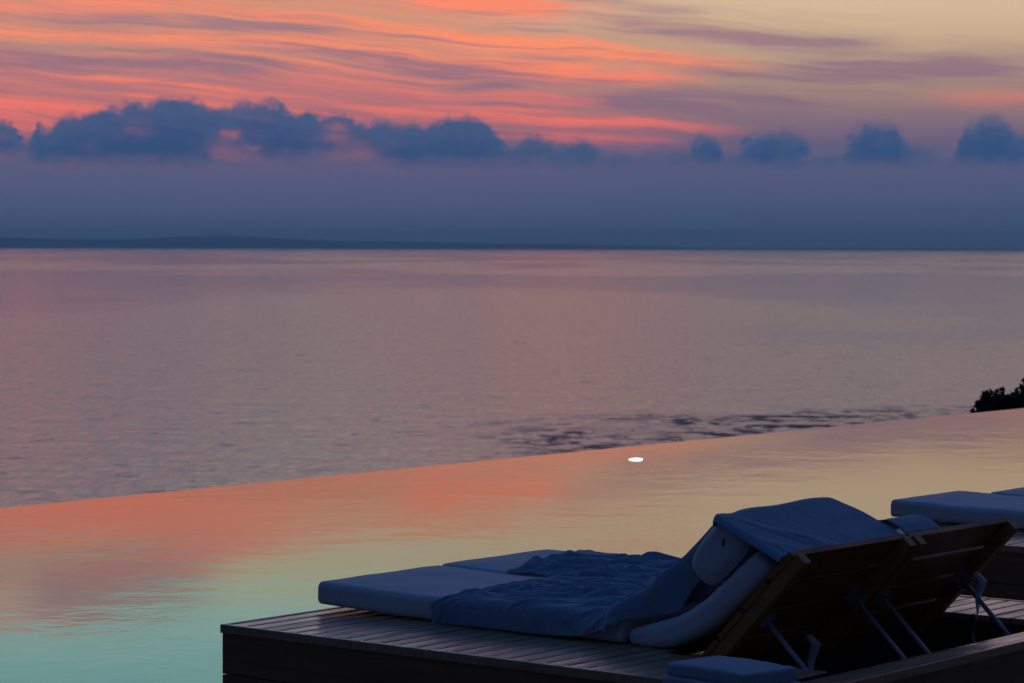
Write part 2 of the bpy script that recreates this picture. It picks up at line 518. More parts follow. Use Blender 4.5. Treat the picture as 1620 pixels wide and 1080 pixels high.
def tube(bm, pts, radii, n=12):
    rings = []
    for i, p in enumerate(pts):
        p = Vector(p)
        d = (Vector(pts[min(i + 1, len(pts) - 1)]) - Vector(pts[max(i - 1, 0)])).normalized()
        a = d.cross(Vector((0, 1, 0)))
        if a.length < 1e-3:
            a = d.cross(Vector((1, 0, 0)))
        a.normalize()
        b = d.cross(a)
        r = radii[i] if isinstance(radii, (list, tuple)) else radii
        rings.append([bm.verts.new(p + (a * math.cos(k * 2 * math.pi / n) + b * math.sin(k * 2 * math.pi / n)) * r) for k in range(n)])
    for A, B in zip(rings, rings[1:]):
        for k in range(n):
            bm.faces.new((A[k], A[(k + 1) % n], B[(k + 1) % n], B[k]))
    bm.faces.new(rings[0][::-1])
    bm.faces.new(rings[-1])


def smooth_obj(o):
    for p in o.data.polygons:
        p.use_smooth = True
    return o


def grid_mesh(name, P, closed_u=False):
    """P: array (nu, nv, 3)"""
    nu, nv, _ = P.shape
    idx = np.arange(nu * nv).reshape(nu, nv)
    if closed_u:
        idx = np.vstack([idx, idx[:1]])
    f = np.stack([idx[:-1, :-1], idx[1:, :-1], idx[1:, 1:], idx[:-1, 1:]], -1).reshape(-1, 4)
    me = bpy.data.meshes.new(name)
    me.from_pydata(P.reshape(-1, 3).tolist(), [], f.tolist())
    me.update()
    return me


# ------------------------------------------------------------------ the daybed frame: X from foot to head, Y across, away from the camera
A = R(38.6)
OX, OY = -1.0829, 10.0625
ZD = 0.35                                   # deck height of the daybeds


def daybed_at(dx, dy, z=0.0):
    return (OX + dx * math.cos(A) + dy * math.sin(A), OY - dx * math.sin(A) + dy * math.cos(A), z)


# ------------------------------------------------------------------ setting: sea, pool, ground, far coast
SEA_Z = -15.0


def build_setting():
    # sea: rings of growing radius out past the visible horizon
    rs = [0, 60, 120, 200, 320, 500, 800, 1300, 2200, 4000, 8000, 16000, 30000, 44000]
    P = np.zeros((len(rs), 65, 3))
    for i, r in enumerate(rs):
        for k in range(65):
            t = k / 64 * 2 * math.pi
            P[i, k] = (r * math.sin(t), r * math.cos(t), 0)
    o = obj('sea', grid_mesh('sea', P), M['sea'])
    o.location = (0, 0, SEA_Z)
    tag(o, kind='structure')

    # pool water: its far side is the overflow edge
    eu = Vector((math.sin(R(37.5)), math.cos(R(37.5)), 0))
    e0 = Vector((-3.4384, 18.2196, 0))
    en = Vector((eu.y, -eu.x, 0))                 # from the overflow edge back towards the deck
    o0 = Vector(daybed_at(-0.35, 0))
    du = Vector((math.sin(A), math.cos(A), 0))

    def far(t): return e0 + eu * t
    def near(t): return o0 + du * t
    P = np.array([[far(t), near(t)] for t in np.linspace(-30, 60, 46)])
    ww = tag(obj('pool_water', grid_mesh('pool_water', P), M['pool']), kind='structure')
    # overflow wall: its top lies a film below the water's edge
    bm = bmesh.new()
    q = []
    for t in (-30, 60):
        f = far(t)
        q.append([bm.verts.new(f + en * a + Vector((0, 0, b))) for a, b in ((0.25, -0.03), (0.02, -0.004), (0.0, -0.02), (0.0, -3.2), (0.25, -3.2))])
    for k in range(5):
        bm.faces.new((q[0][k], q[0][(k + 1) % 5], q[1][(k + 1) % 5], q[1][k]))
    bm.faces.new(q[0][::-1]); bm.faces.new(q[1])
    tag(obj('pool_overflow_wall', bm, M['tile']), kind='structure')
    # coping and sun deck on the near side
    m = Matrix.Translation(daybed_at(0, 0)) @ Matrix.Rotation(-A, 4, 'Z')
    bm = bmesh.new()
    box(bm, -0.38, -0.02, -30, 60, -0.5, 0.012, 0.006)
    o = obj('pool_coping', bm, M['stone']); o.matrix_world = m
    tag(o, kind='structure')
    bm = bmesh.new()
    box(bm, -0.02, 30, -30, 60, -0.5, 0.004)
    o = obj('sun_deck', bm, M['timber_deck']); o.matrix_world = m
    tag(o, kind='structure')
    # hillside: under the deck and falling from the overflow wall to the shore
    prof = [(60, -1.0), (30.0, -0.7), (0, -0.7), (-6, -3.2), (-9, -3.3), (-14, -4.0), (-30, -8.0), (-60, -13.0), (-80, -16.0), (-110, -19.0)]
    ys = np.linspace(-60, 120, 61)
    P = np.zeros((len(prof), len(ys), 3))
    for i, (xx, zz) in enumerate(prof):
        for j, yy in enumerate(ys):
            n = noise.noise(Vector((xx * 0.08, yy * 0.08, 0)))
            P[i, j] = (xx, yy, zz + (n * 0.5 - 0.3 if xx < -6 else 0))
    o = obj('hillside', grid_mesh('hillside', P), M['earth']); o.matrix_world = m
    tag(o, kind='structure')
    # far coast, low hills across the water
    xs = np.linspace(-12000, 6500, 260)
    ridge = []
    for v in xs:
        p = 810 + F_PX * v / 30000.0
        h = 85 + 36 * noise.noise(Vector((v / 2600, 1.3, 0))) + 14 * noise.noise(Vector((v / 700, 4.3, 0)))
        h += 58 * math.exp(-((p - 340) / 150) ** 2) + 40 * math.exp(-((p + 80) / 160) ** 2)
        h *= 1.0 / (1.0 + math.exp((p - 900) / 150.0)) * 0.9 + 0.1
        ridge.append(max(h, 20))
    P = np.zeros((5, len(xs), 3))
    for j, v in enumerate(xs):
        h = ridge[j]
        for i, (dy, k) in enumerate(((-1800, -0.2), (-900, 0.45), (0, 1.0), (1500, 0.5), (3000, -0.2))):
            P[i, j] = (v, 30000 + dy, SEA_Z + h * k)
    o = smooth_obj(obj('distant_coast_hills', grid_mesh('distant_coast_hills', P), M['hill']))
    tag(o, kind='structure')


build_setting()


# ------------------------------------------------------------------ daybed platform
WID, LEN = 2.53, 2.52
WX0, WX1, WY0, WY1 = 1.74, 2.392, 0.49, 2.05     # the well under the raised backrests
P_BOT, P_TOP = Vector((1.805, 0, 0.349)), Vector((2.176, 0, 0.748))
PDIR = (P_TOP - P_BOT).normalized()


def build_platform():
    root = empty('daybed_platform', daybed_at(0, 0), -A)
    bm = bmesh.new()
    pitch_, wd = 0.083, 0.0715
    x = 0.026
    rnd = random.Random(4)
    while x + wd < WX1 + 0.01:
        x1 = x + wd
        dz = rnd.uniform(-0.0012, 0.0012)
        if x1 < WX0:
            box(bm, x, x1, 0.03, WID - 0.03, ZD - 0.024, ZD + dz, 0.003)
        else:
            for y0, y1 in ((0.03, WY0), (WY1, WID - 0.03)):
                box(bm, x, x1, y0, y1, ZD - 0.024, ZD + dz, 0.003)
        x += pitch_
    box(bm, WX1 + 0.004, LEN - 0.034, 0.03, WID - 0.03, ZD - 0.024, ZD + 0.001, 0.004)
    obj('deck_boards', bm, M['deck'], root)
    bm = bmesh.new()                                   # dark strips added in the board gaps, painting in their shade
    x = 0.026 + wd
    while x < WX1 - 0.02:
        if x + 0.0115 < WX0:
            box(bm, x - 0.0015, x + 0.013, 0.0245, WID - 0.0245, ZD - 0.02, ZD - 0.0028)
        else:
            for y0, y1 in ((0.0245, WY0 - 0.003), (WY1 + 0.003, WID - 0.0245)):
                box(bm, x - 0.0015, x + 0.013, y0, y1, ZD - 0.02, ZD - 0.0028)
        x += pitch_
    obj('gap_shade_strips', bm, M['dark'], root)
    bm = bmesh.new()
    zt = ZD + 0.0025
    box(bm, 0, 0.02, 0.0, WID, ZD - 0.03, zt, 0.003)
    box(bm, LEN - 0.028, LEN, 0.0, WID, ZD - 0.03, zt, 0.003)
    box(bm, 0.0205, LEN - 0.0285, 0.0, 0.024, ZD - 0.03, zt, 0.003)
    box(bm, 0.0205, LEN - 0.0285, WID - 0.024, WID, ZD - 0.03, zt, 0.003)
    obj('edge_trim', bm, M['deck'], root)
    for y0, y1 in ((0.006, 0.032), (WID - 0.032, WID - 0.006)):
        bm = bmesh.new()
        for z0, z1 in ((0.02, 0.165), (0.168, ZD - 0.031)):
            box(bm, 0.006, LEN - 0.006, y0, y1, z0, z1, 0.003)
        obj('side_panel', bm, M['panel'], root)
    for x0, x1 in ((0.004, 0.03), (LEN - 0.03, LEN - 0.004)):
        bm = bmesh.new()
        for z0, z1 in ((0.02, 0.165), (0.168, ZD - 0.031)):
            box(bm, x0, x1, 0.033, WID - 0.033, z0, z1, 0.003)
        obj('end_panel', bm, M['panel_end'], root)
    bm = bmesh.new()
    t = 0.02
    zb, zw = 0.012, ZD - 0.026
    box(bm, WX0 - t, WX1 + t, WY0 - t, WY1 + t, zb, zb + 0.02)
    box(bm, WX0 - t, WX0, WY0, WY1, zb + 0.021, zw)
    box(bm, WX1, WX1 + t, WY0, WY1, zb + 0.021, zw)
    box(bm, WX0 - t, WX1 + t, WY0 - t, WY0 - 0.0005, zb + 0.021, zw)
    box(bm, WX0 - t, WX1 + t, WY1 + 0.0005, WY1 + t, zb + 0.021, zw)
    obj('storage_well', bm, M['dark'], root)  # inside walls coloured near-black, shade put into the colour
    # raised backrests, boards over two battens, held by rods
    for (y0, y1) in ((0.525, 1.277), (1.297, 2.05)):
        ang = math.atan2(PDIR.z, PDIR.x)
        mtx = Matrix.Translation(P_BOT) @ Matrix.Rotation(-ang, 4, 'Y')   # local x up the slope, z out of the front face
        L_ = (P_TOP - P_BOT).length
        bm = bmesh.new()
        nb = 4
        w = (L_ + 0.05) / nb
        for k in range(nb):
            box(bm, -0.05 + k * w, -0.05 + (k + 1) * w - 0.018, y0, y1, -0.022, 0.0, 0.0025, mtx)
        br = obj('backrest', bm, M['back'], root)
        for yb in (y0 + 0.004, y1 - 0.049):
            bm = bmesh.new()
            box(bm, -0.05, L_ - 0.006, yb, yb + 0.045, -0.068, -0.0222, 0.003, mtx)
            bt = obj('batten', bm, M['batten'], br)
        for yr in (y0 + 0.075, y1 - 0.075):
            top = mtx @ Vector((0.245, yr, -0.07))
            foot = top + Vector((0.31, 0, -0.30))
            bm = bmesh.new()
            tube(bm, [top, foot], 0.0095)
            smooth_obj(obj('support_rod', bm, M['rod'], br))
            bm = bmesh.new()
            box(bm, 0.205, 0.29, yr - 0.02, yr + 0.02, -0.026, -0.0225, 0.001, mtx)
            box(bm, 0.22, 0.275, yr - 0.016, yr - 0.0125, -0.085, -0.0265, 0.001, mtx)
            box(bm, 0.22, 0.275, yr + 0.0125, yr + 0.016, -0.085, -0.0265, 0.001, mtx)
            obj('bracket', bm, M['bracket'], br)
        # webbing strap that limits the opening, slack
        ys = y1 - 0.06 if y0 > 1 else y0 + 0.5
        bm = bmesh.new()
        a = mtx @ Vector((0.30 if y0 > 1 else 0.1, ys, -0.07))
        path = [a, a + Vector((0.035, -0.004, -0.03)), a + Vector((0.02, -0.012, -0.085)), a + Vector((0.028, -0.03, -0.15)),
                a + Vector((0.01, -0.035, -0.23)), a + Vector((0.03, -0.03, -0.34))]
        pts = []
        for i in range(len(path) - 1):
            for s in range(6):
                pts.append(path[i].lerp(path[i + 1], s / 6))
        prev = None
        for i, p_ in enumerate(pts):
            tw = 0.5 * math.sin(i * 0.22)
            wv = Vector((math.sin(tw), math.cos(tw), 0)) * 0.019
            cur = [bm.verts.new(p_ - wv), bm.verts.new(p_ + wv)]
            if prev:
                bm.faces.new((prev[0], prev[1], cur[1], cur[0]))
            prev = cur
        so = smooth_obj(obj('strap', bm, M['strap'], br))
        sm = so.modifiers.new('thickness', 'SOLIDIFY'); sm.thickness = 0.002
    return root


def copy_tree(o, parent=None):
    c = o.copy()
    COL.objects.link(c)
    if parent is not None:
        c.parent = parent
    for ch in list(o.children):
        copy_tree(ch, c)
    return c


plat = build_platform()
tag(plat, 'low slatted wooden daybed platform with two raised backrests in the foreground', 'daybed', 'wooden daybeds along the pool')
plat2 = copy_tree(plat)
plat2.location = daybed_at(0.0, 4.3)
tag(plat2, 'second wooden daybed platform at the right edge, behind the raised backrests', 'daybed')


# ------------------------------------------------------------------ cushions
def cushion(name, path, y0, y1, thick, mat, parent, seed=0, puff=0.006, rc=0.022, taper=0.0):
    """upholstered slab swept along a path in X-Z"""
    path = [Vector((a, 0, b)) for a, b in path]
    # resample
    ns = 64
    seg = [0]
    for a, b in zip(path, path[1:]):
        seg.append(seg[-1] + (b - a).length)
    tot = seg[-1]

    def at(d):
        d = min(max(d, 0), tot)
        for i in range(len(seg) - 1):
            if d <= seg[i + 1] + 1e-9:
                k = (d - seg[i]) / max(seg[i + 1] - seg[i], 1e-9)
                p0 = path[max(i - 1, 0)]; p1 = path[i]; p2 = path[i + 1]; p3 = path[min(i + 2, len(path) - 1)]
                if len(path) == 2:
                    return p1.lerp(p2, k)
                return 0.5 * ((2 * p1) + (p2 - p0) * k + (2 * p0 - 5 * p1 + 4 * p2 - p3) * k * k + (3 * p1 - p0 - 3 * p2 + p3) * k ** 3)
        return path[-1]
    # stations: extra density at the rounded ends
    inner = np.linspace(rc, tot - rc, ns)
    ends = [rc * (1 - math.cos(t)) for t in np.linspace(0, math.pi / 2, 7)[:-1]]
    ds = [(e, i) for i, e in enumerate(ends)]
    stations = [(e, rc - math.sqrt(max(rc * rc - (rc - e) ** 2, 0))) for e in ends] + [(d, 0.0) for d in inner] + \
               [(tot - e, rc - math.sqrt(max(rc * rc - (rc - e) ** 2, 0))) for e in reversed(ends)]
    hw, hh = (y1 - y0) / 2, thick / 2
    yc = (y0 + y1) / 2
    # cross-section ring: rounded rectangle
    ring = []
    ny, na, nz = 30, 6, 4
    def arc(cy, cz, a0):
        for k in range(na + 1):
            a = a0 + (math.pi / 2) * k / na
            ring.append((cy + rc * math.cos(a), cz + rc * math.sin(a)))
    arc(hw - rc, hh - rc, 0)
    for k in range(1, ny): ring.append((hw - rc - 2 * (hw - rc) * k / ny, hh))
    arc(-hw + rc, hh - rc, math.pi / 2)
    for k in range(1, nz): ring.append((-hw, hh - rc - 2 * (hh - rc) * k / nz))
    arc(-hw + rc, -hh + rc, math.pi)
    for k in range(1, ny): ring.append((-hw + rc + 2 * (hw - rc) * k / ny, -hh))
    arc(hw - rc, -hh + rc, 1.5 * math.pi)
    for k in range(1, nz): ring.append((hw, -hh + rc + 2 * (hh - rc) * k / nz))
    P = np.zeros((len(stations), len(ring) + 1, 3))
    for i, (d, inset) in enumerate(stations):
        p = at(d)
        dt = (at(d + 0.004) - at(d - 0.004)).normalized()
        if d < 0.004: dt = (at(0.01) - at(0)).normalized()
        if d > tot - 0.004: dt = (at(tot) - at(tot - 0.01)).normalized()
        n = Vector((-dt.z, 0, dt.x))
        for k, (ry, rz) in enumerate(ring + ring[:1]):
            sy = math.copysign(max(abs(ry) - inset, 0), ry)
            sz = math.copysign(max(abs(rz) - inset, 0), rz) * (1 - taper * math.exp(-(d / 0.09) ** 2))
            q = p + Vector((0, yc + sy, 0)) + n * sz
            e = (1 - (sy / hw) ** 4) * min(1, d / 0.12, (tot - d) / 0.12)
            w1 = noise.noise(Vector((q.x * 4 + seed, q.y * 4, 0))) * 0.5 + noise.noise(Vector((q.x * 13, q.y * 9 + seed, 2))) * 0.22
            if sz > 0:
                q += n * puff * (e * 1.2 + w1)
            if sz > 0:
                ed = (abs(sy) / hw) ** 5
                q += n * 0.0035 * ed * noise.noise(Vector((q.x * 34 + 6 * q.y, q.y * 9 + seed, 4)))
            q += Vector((0, math.copysign(1, sy) * puff * 0.6 * noise.noise(Vector((q.x * 6, seed, q.z * 10))), 0)) * (abs(sy) / hw) ** 6
            P[i, k] = q
    me = grid_mesh(name, P)
    bm = bmesh.new(); bm.from_mesh(me)
    bmesh.ops.remove_doubles(bm, verts=bm.verts, dist=0.0004)
    be = [e for e in bm.edges if e.is_boundary]
    if be:
        bmesh.ops.holes_fill(bm, edges=be, sides=0)
    bmesh.ops.recalc_face_normals(bm, faces=bm.faces)
    return smooth_obj(obj(name, bm, mat, parent))


SEAT = [(-0.035, 0.416), (0.12, 0.412), (0.35, 0.405), (0.7, 0.402), (1.1, 0.4), (1.43, 0.398)]
BACK = [(1.455, 0.378), (1.56, 0.392), (1.66, 0.416), (1.77, 0.473), (1.86, 0.545), (1.95, 0.625), (2.03, 0.697)]


def mattress(label, x, y, w, rz=0.0, seed=0, drop=0.0):
    root = empty('mattress', daybed_at(x, y, 0), -A + rz)
    cushion('seat_cushion', SEAT, 0, w, 0.088, M['mattress'], root, seed)
    cushion('back_cushion', [(a - drop * max(a - 1.7, 0) * 3, b - drop * max(a - 1.7, 0) * 3) for a, b in BACK], 0, w, 0.096, M['mattress'], root, seed + 5, rc=0.034, taper=0.38)
    tag(root, label, 'mattress', 'pale daybed mattresses')
    return root


MATS = []
MATS.append(mattress('pale mattress nearest the camera, bare foot end overhanging the slatted deck', 0.022, 0.54, 0.735, seed=1))
MATS.append(mattress('pale mattress on the far half of the foreground daybed, under a rumpled blue towel', 0.0, 1.305, 0.735, seed=2, drop=0.03))
MATS.append(mattress('bare pale mattress on the near half of the second daybed at right', -0.05, 4.97, 0.72, seed=3))
MATS.append(mattress('bare pale mattress at the right edge, farthest of all from the camera', 0.12, 5.71, 0.72, seed=4))


# ------------------------------------------------------------------ pillow with eyelet
def build_pillow():
    root = empty('pillow', daybed_at(1.855, 0.535, 0.709), -A)
    t = Vector((0.68, 0, 0.733)); n = Vector((-0.733, 0, 0.68))
    L_ = 0.715
    st = []
    rc = 0.035
    for k in range(8):
        a = k / 7 * math.pi / 2
        st.append((rc * (1 - math.cos(a)), 1 - (1 - math.sin(a)) * 0.42))
    st = [(d, s) for d, s in st] + [(d, 1.0) for d in np.linspace(rc, L_ - rc, 22)[1:-1]] + [(L_ - d, s) for d, s in reversed(st)]
    nr = 48
    P = np.zeros((len(st), nr + 1, 3))
    for i, (d, s) in enumerate(st):
        for k in range(nr + 1):
            a = k / nr * 2 * math.pi
            ca, sa = math.cos(a), math.sin(a)
            ex = 2 / 3.3
            u_ = math.copysign(abs(ca) ** ex, ca) * 0.125
            v_ = math.copysign(abs(sa) ** ex, sa) * 0.073
            v_ *= 1 + 0.05 * u_ / 0.125               # fuller towards the top
            w1 = 1 + 0.03 * noise.noise(Vector((u_ * 12, d * 6, v_ * 12)))
            q = t * u_ * s * w1 + n * v_ * s * w1
            P[i, k] = (q.x, d, q.z)
    me = grid_mesh('pillow', P)
    bm = bmesh.new(); bm.from_mesh(me)
    bmesh.ops.remove_doubles(bm, verts=bm.verts, dist=0.0004)
    be = [e for e in bm.edges if e.is_boundary]
    bmesh.ops.holes_fill(bm, edges=be, sides=0)
    bmesh.ops.recalc_face_normals(bm, faces=bm.faces)
    smooth_obj(obj('pillow_body', bm, M['mattress'], root))
    bm = bmesh.new()                                   # corded seam round the near end panel
    i0 = 7
    ringp = [Vector(P[i0, k]) for k in range(nr)]
    tube(bm, ringp + [ringp[0]], 0.0042, 6)
    smooth_obj(obj('piping', bm, M['mattress'], root))
    bm = bmesh.new()
    box(bm, -0.004, 0.004, -0.003, 0.004, -0.013, 0.013, 0.002, Matrix.Translation((0.035, 0.0, 0.035)) @ Matrix.Rotation(0.12, 4, 'Y'))
    obj('eyelet', bm, M['eyelet'], root)
    tag(root, 'fat pale headrest pillow propped on the near backrest under the blue towel', 'pillow')


build_pillow()


# ------------------------------------------------------------------ towels
def wrinkle_field(seed, n, smin, smax, tmin, tmax, ang, spread, amp, width):
    rnd = random.Random(seed)
    W = []
    for _ in range(n):
        W.append((rnd.uniform(smin, smax), rnd.uniform(tmin, tmax), ang + rnd.gauss(0, spread), rnd.uniform(0.12, 0.42),
                  rnd.uniform(0.6, 1.5) * width, rnd.uniform(0.35, 1.0) * amp * rnd.choice((1, 1, 1, -0.6))))
    cs = [(s, t, math.cos(a), math.sin(a), l, w, h, rnd.uniform(-1.5, 1.5)) for s, t, a, l, w, h in W]

    def f(s, t):
        z = 0
        for s0, t0, c, sn, l, w, h, cv in cs:
            ds, dt = s - s0, t - t0
            al = ds * c + dt * sn
            if abs(al) > 2.2 * l:
                continue
            ac = -ds * sn + dt * c + cv * 0.6 * al * al
            if abs(ac) > 3 * w:
                continue
            z += h * math.exp(-abs(ac / w) ** 1.5) * math.exp(-(al / l) ** 2)
        return z
    return f


def settle(o, colliders, pin, frames, grow):
    """let the sheet o settle on the cushions as cloth a little too large for its outline; returns the settled mesh"""
    vg = o.vertex_groups.new(name='pin')
    for i, w in enumerate(pin):
        if w > 0:
            vg.add([i], float(w), 'REPLACE')
    cm = []
    for c in colliders:
        m = c.modifiers.new('collision', 'COLLISION')
        c.collision.thickness_outer = 0.004
        c.collision.cloth_friction = 40
        cm.append((c, m))
    md = o.modifiers.new('cloth', 'CLOTH')
    st = md.settings
    st.quality = 7
    st.mass = 0.25
    st.tension_stiffness = 18
    st.compression_stiffness = 18
    st.shear_stiffness = 6
    st.bending_stiffness = 0.12
    st.tension_damping = 12
    st.compression_damping = 12
    st.bending_damping = 0.6
    st.air_damping = 2.0
    st.shrink_min = -grow
    st.vertex_group_mass = 'pin'
    st.pin_stiffness = 1.0
    md.collision_settings.distance_min = 0.004
    md.collision_settings.use_self_collision = True
    md.collision_settings.self_distance_min = 0.004
    md.point_cache.frame_start = 1
    md.point_cache.frame_end = frames
    for f in range(1, frames + 1):
        S.frame_set(f)
    dg = bpy.context.evaluated_depsgraph_get()
    me = bpy.data.meshes.new_from_object(o.evaluated_get(dg))
    o.modifiers.remove(md)
    for c, m in cm:
        c.modifiers.remove(m)
    S.frame_set(1)
    o.vertex_groups.clear()
    me.name = o.name
    old = o.data
    o.data = me
    bpy.data.meshes.remove(old)
    return smooth_obj(o)


def finish_towel(o):
    sb = o.modifiers.new('smooth', 'SUBSURF'); sb.levels = 1; sb.render_levels = 1
    sm = o.modifiers.new('thickness', 'SOLIDIFY'); sm.thickness = 0.005; sm.offset = 1


def build_near_towel(colliders):
    root_m = Matrix.Translation(daybed_at(0, 0)) @ Matrix.Rotation(-A, 4, 'Z')
    # main profile, along the bed (x, z)
    prof = [(0.66, 0.468), (0.9, 0.468), (1.15, 0.465), (1.32, 0.463), (1.40, 0.472), (1.495, 0.526), (1.61, 0.628), (1.718, 0.728), (1.785, 0.794),
            (1.825, 0.826), (1.865, 0.836), (1.915, 0.815), (1.97, 0.790), (2.03, 0.762), (2.09, 0.736), (2.14, 0.712)]
    pv = [Vector((a, 0, b)) for a, b in prof]
    seg = [0]
    for a, b in zip(pv, pv[1:]):
        seg.append(seg[-1] + (b - a).length)
    tot = seg[-1]

    def at(d):
        d = min(max(d, 0), tot - 1e-6)
        i = max(k for k in range(len(seg) - 1) if seg[k] <= d)
        k = (d - seg[i]) / (seg[i + 1] - seg[i])
        p0 = pv[max(i - 1, 0)]; p1 = pv[i]; p2 = pv[i + 1]; p3 = pv[min(i + 2, len(pv) - 1)]
        return 0.5 * ((2 * p1) + (p2 - p0) * k + (2 * p0 - 5 * p1 + 4 * p2 - p3) * k * k + (3 * p1 - p0 - 3 * p2 + p3) * k ** 3)
    wf = wrinkle_field(11, 80, 0.0, 0.72, 0.56, 1.28, 0.5, 0.2, 0.027, 0.011)
    wtop = wrinkle_field(13, 10, 1.5, 1.74, 0.52, 0.9, 0.9, 0.3, 0.008, 0.014)
    ns, nt_ = 205, 84
    P = np.zeros((ns, nt_, 3))
    pin = np.zeros((ns, nt_))
    sm_ = lambda v, a, b: (lambda k: k * k * (3 - 2 * k))(min(max((v - a) / (b - a), 0), 1))
    for i in range(ns):
        d = tot * i / (ns - 1)
        p = at(d)
        dt = (at(d + 0.003) - at(d - 0.003))
        dt = dt.normalized() if dt.length > 1e-6 else Vector((1, 0, 0))
        n = Vector((-dt.z, 0, dt.x))
        seatw = 1 - sm_(d, 0.70, 0.86)
        topw = sm_(d, 1.2, 1.38)
        rise = (1 - seatw) * (1 - topw)
        skirt = 0.052 * seatw + 0.21 * rise * (1 - 0.35 * sm_(d, 0.95, 1.1)) + 0.03 * sm_(d, 1.28, 1.38) + 0.004
        yedge = 0.53 + (0.06 * sm_(d, 0.78, 0.9) + 0.05 * sm_(d, 0.95, 1.08)) * (1 - sm_(d, 1.26, 1.36)) - 0.008 * topw
        yfar = 1.30 - 0.06 * sm_(d, 0.9, 1.15) * (1 - sm_(d, 1.3, 1.5))
        for j in range(nt_):
            v = j / (nt_ - 1)
            e = v * (yfar - yedge + skirt)                 # distance from the near hem
            if e < skirt:
                drop = skirt - e
                rad = 0.018
                down = max(drop - rad * 0.5, 0) if drop > rad else drop * drop / (2 * rad)
                q = Vector((p.x, yedge - 0.026 * math.sin(min(drop / 0.05, 1) * math.pi / 2), p.z - down * (1 - 0.35 * topw)))
                q.x += 0.012 * down / 0.1 * rise
                q.y += 0.16 * down * rise - 0.006 * seatw
                if rise > 0.3:                             # the hanging edge comes to rest on the back cushion
                    zc = next((b0 + (b1 - b0) * (q.x - a0) / (a1 - a0) for (a0, b0), (a1, b1) in zip(BACK, BACK[1:]) if a0 <= q.x <= a1), 0.36)
                    q.z = max(q.z, zc + 0.066)
            else:
                yy = yedge + (e - skirt)
                q = Vector((p.x, yy, p.z))
                h = rise * (0.010 * math.sin((yy - 0.53) * 17 + d * 3) - 0.02 * math.exp(-((yy - 0.64) / 0.05) ** 2))
                h += topw * (wtop(d, yy) + 0.0025 * noise.noise(Vector((d * 8, yy * 6, 5))))
                q += n * h
                q.z += 0.012 * topw * min(max((yy - 0.6) / 0.6, 0), 1)
            if d < 0.3:                                    # ragged foot hem, pulled out at the near corner
                k = (1 - d / 0.3) ** 2
                q.x += k * (0.09 * (1.1 - q.y) - 0.035 + 0.02 * noise.noise(Vector((q.y * 7, 3, 0))))
                if q.y < 0.56:
                    q.x -= k * 0.085
                    q.y -= k * 0.03
            P[i, j] = q
            pin[i, j] = sm_(d, 0.74, 0.84)
            if e > skirt and seatw > 0.9:
                k = min(d / 0.04, 1) * min((yfar - q.y) / 0.03, 1) * min((e - skirt) / 0.03, 1)
                P[i, j, 2] += max(wf(d, q.y), -0.002) * k + 0.003 * noise.noise(Vector((d * 13, q.y * 21, 0)))
    o = obj('beach_towel', grid_mesh('beach_towel', P), M['towel'])
    o.matrix_world = root_m
    settle(o, colliders, pin.ravel(), 14, 0.05)
    finish_towel(o)
    tag(o, 'dark blue towel draped from the near mattress up over the headrest pillow', 'towel', 'blue beach towels on the daybed')


def build_far_towel(colliders):
    root_m = Matrix.Translation(daybed_at(0, 0)) @ Matrix.Rotation(-A, 4, 'Z')
    prof = [(0.0, 0.468), (0.9, 0.468), (1.38, 0.468), (1.5, 0.482), (1.66, 0.535), (1.8, 0.622), (1.95, 0.712), (2.03, 0.765), (2.075, 0.772), (2.12, 0.755), (2.15, 0.73)]

    def zat(x):
        for (a, b), (c, d) in zip(prof, prof[1:]):
            if x <= c:
                k = (x - a) / (c - a)
                return b + (d - b) * k
        return prof[-1][1]
    wf = wrinkle_field(31, 80, 0.15, 1.35, 1.3, 2.05, 0.42, 0.22, 0.026, 0.011)
    ns, nt_ = 190, 78
    P = np.zeros((ns, nt_, 3))
    pin = np.zeros((ns, nt_))
    for j in range(nt_):
        v = j / (nt_ - 1)
        yy = 1.31 + v * (2.03 - 1.31)
        xs0 = 0.34 - 0.18 * min(max((yy - 1.3) / 0.7, 0), 1) + 0.03 * noise.noise(Vector((yy * 9, 2, 0)))
        kx = min(max((yy - 1.56) / 0.05, 0), 1)
        xe = 2.15 - 0.6 * kx * kx * (3 - 2 * kx)
        for i in range(ns):
            x = xs0 + (xe - xs0) * (i / (ns - 1))
            z = zat(x)
            # the foot hem is pushed up into a bundle, highest near the far side
            z += 0.022 * math.exp(-((x - xs0 - 0.06) / 0.04) ** 2) + 0.05 * math.exp(-((x - xs0 - 0.26) / 0.11) ** 2) * min(max((yy - 1.72) / 0.2, 0), 1)
            z += 0.035 * math.exp(-((yy - 1.33) / 0.035) ** 2) * min(max((x - 0.5) / 0.1, 0), 1) * min(max((1.35 - x) / 0.1, 0), 1)
            z += max(wf(x, yy), -0.002) * min(v / 0.05, 1, (1 - v) / 0.14) * min((x - xs0) / 0.05, 1) * min(max((1.4 - x) / 0.08, 0), 1)
            z += 0.003 * noise.noise(Vector((x * 13, yy * 21, 7)))
            P[i, j] = (x, yy, z)
            pin[i, j] = min(max((x - 1.38) / 0.08, 0), 1)
    o = obj('beach_towel', grid_mesh('beach_towel', P), M['towel'])
    o.matrix_world = root_m
    settle(o, colliders, pin.ravel(), 13, 0.05)
    finish_towel(o)
    tag(o, 'rumpled blue towel spread flat on the far mattress of the foreground daybed', 'towel', 'blue beach towels on the daybed')


seats = [c for m_ in MATS[:2] for c in m_.children if c.name.startswith('seat')]
build_near_towel(seats)
build_far_towel(seats)


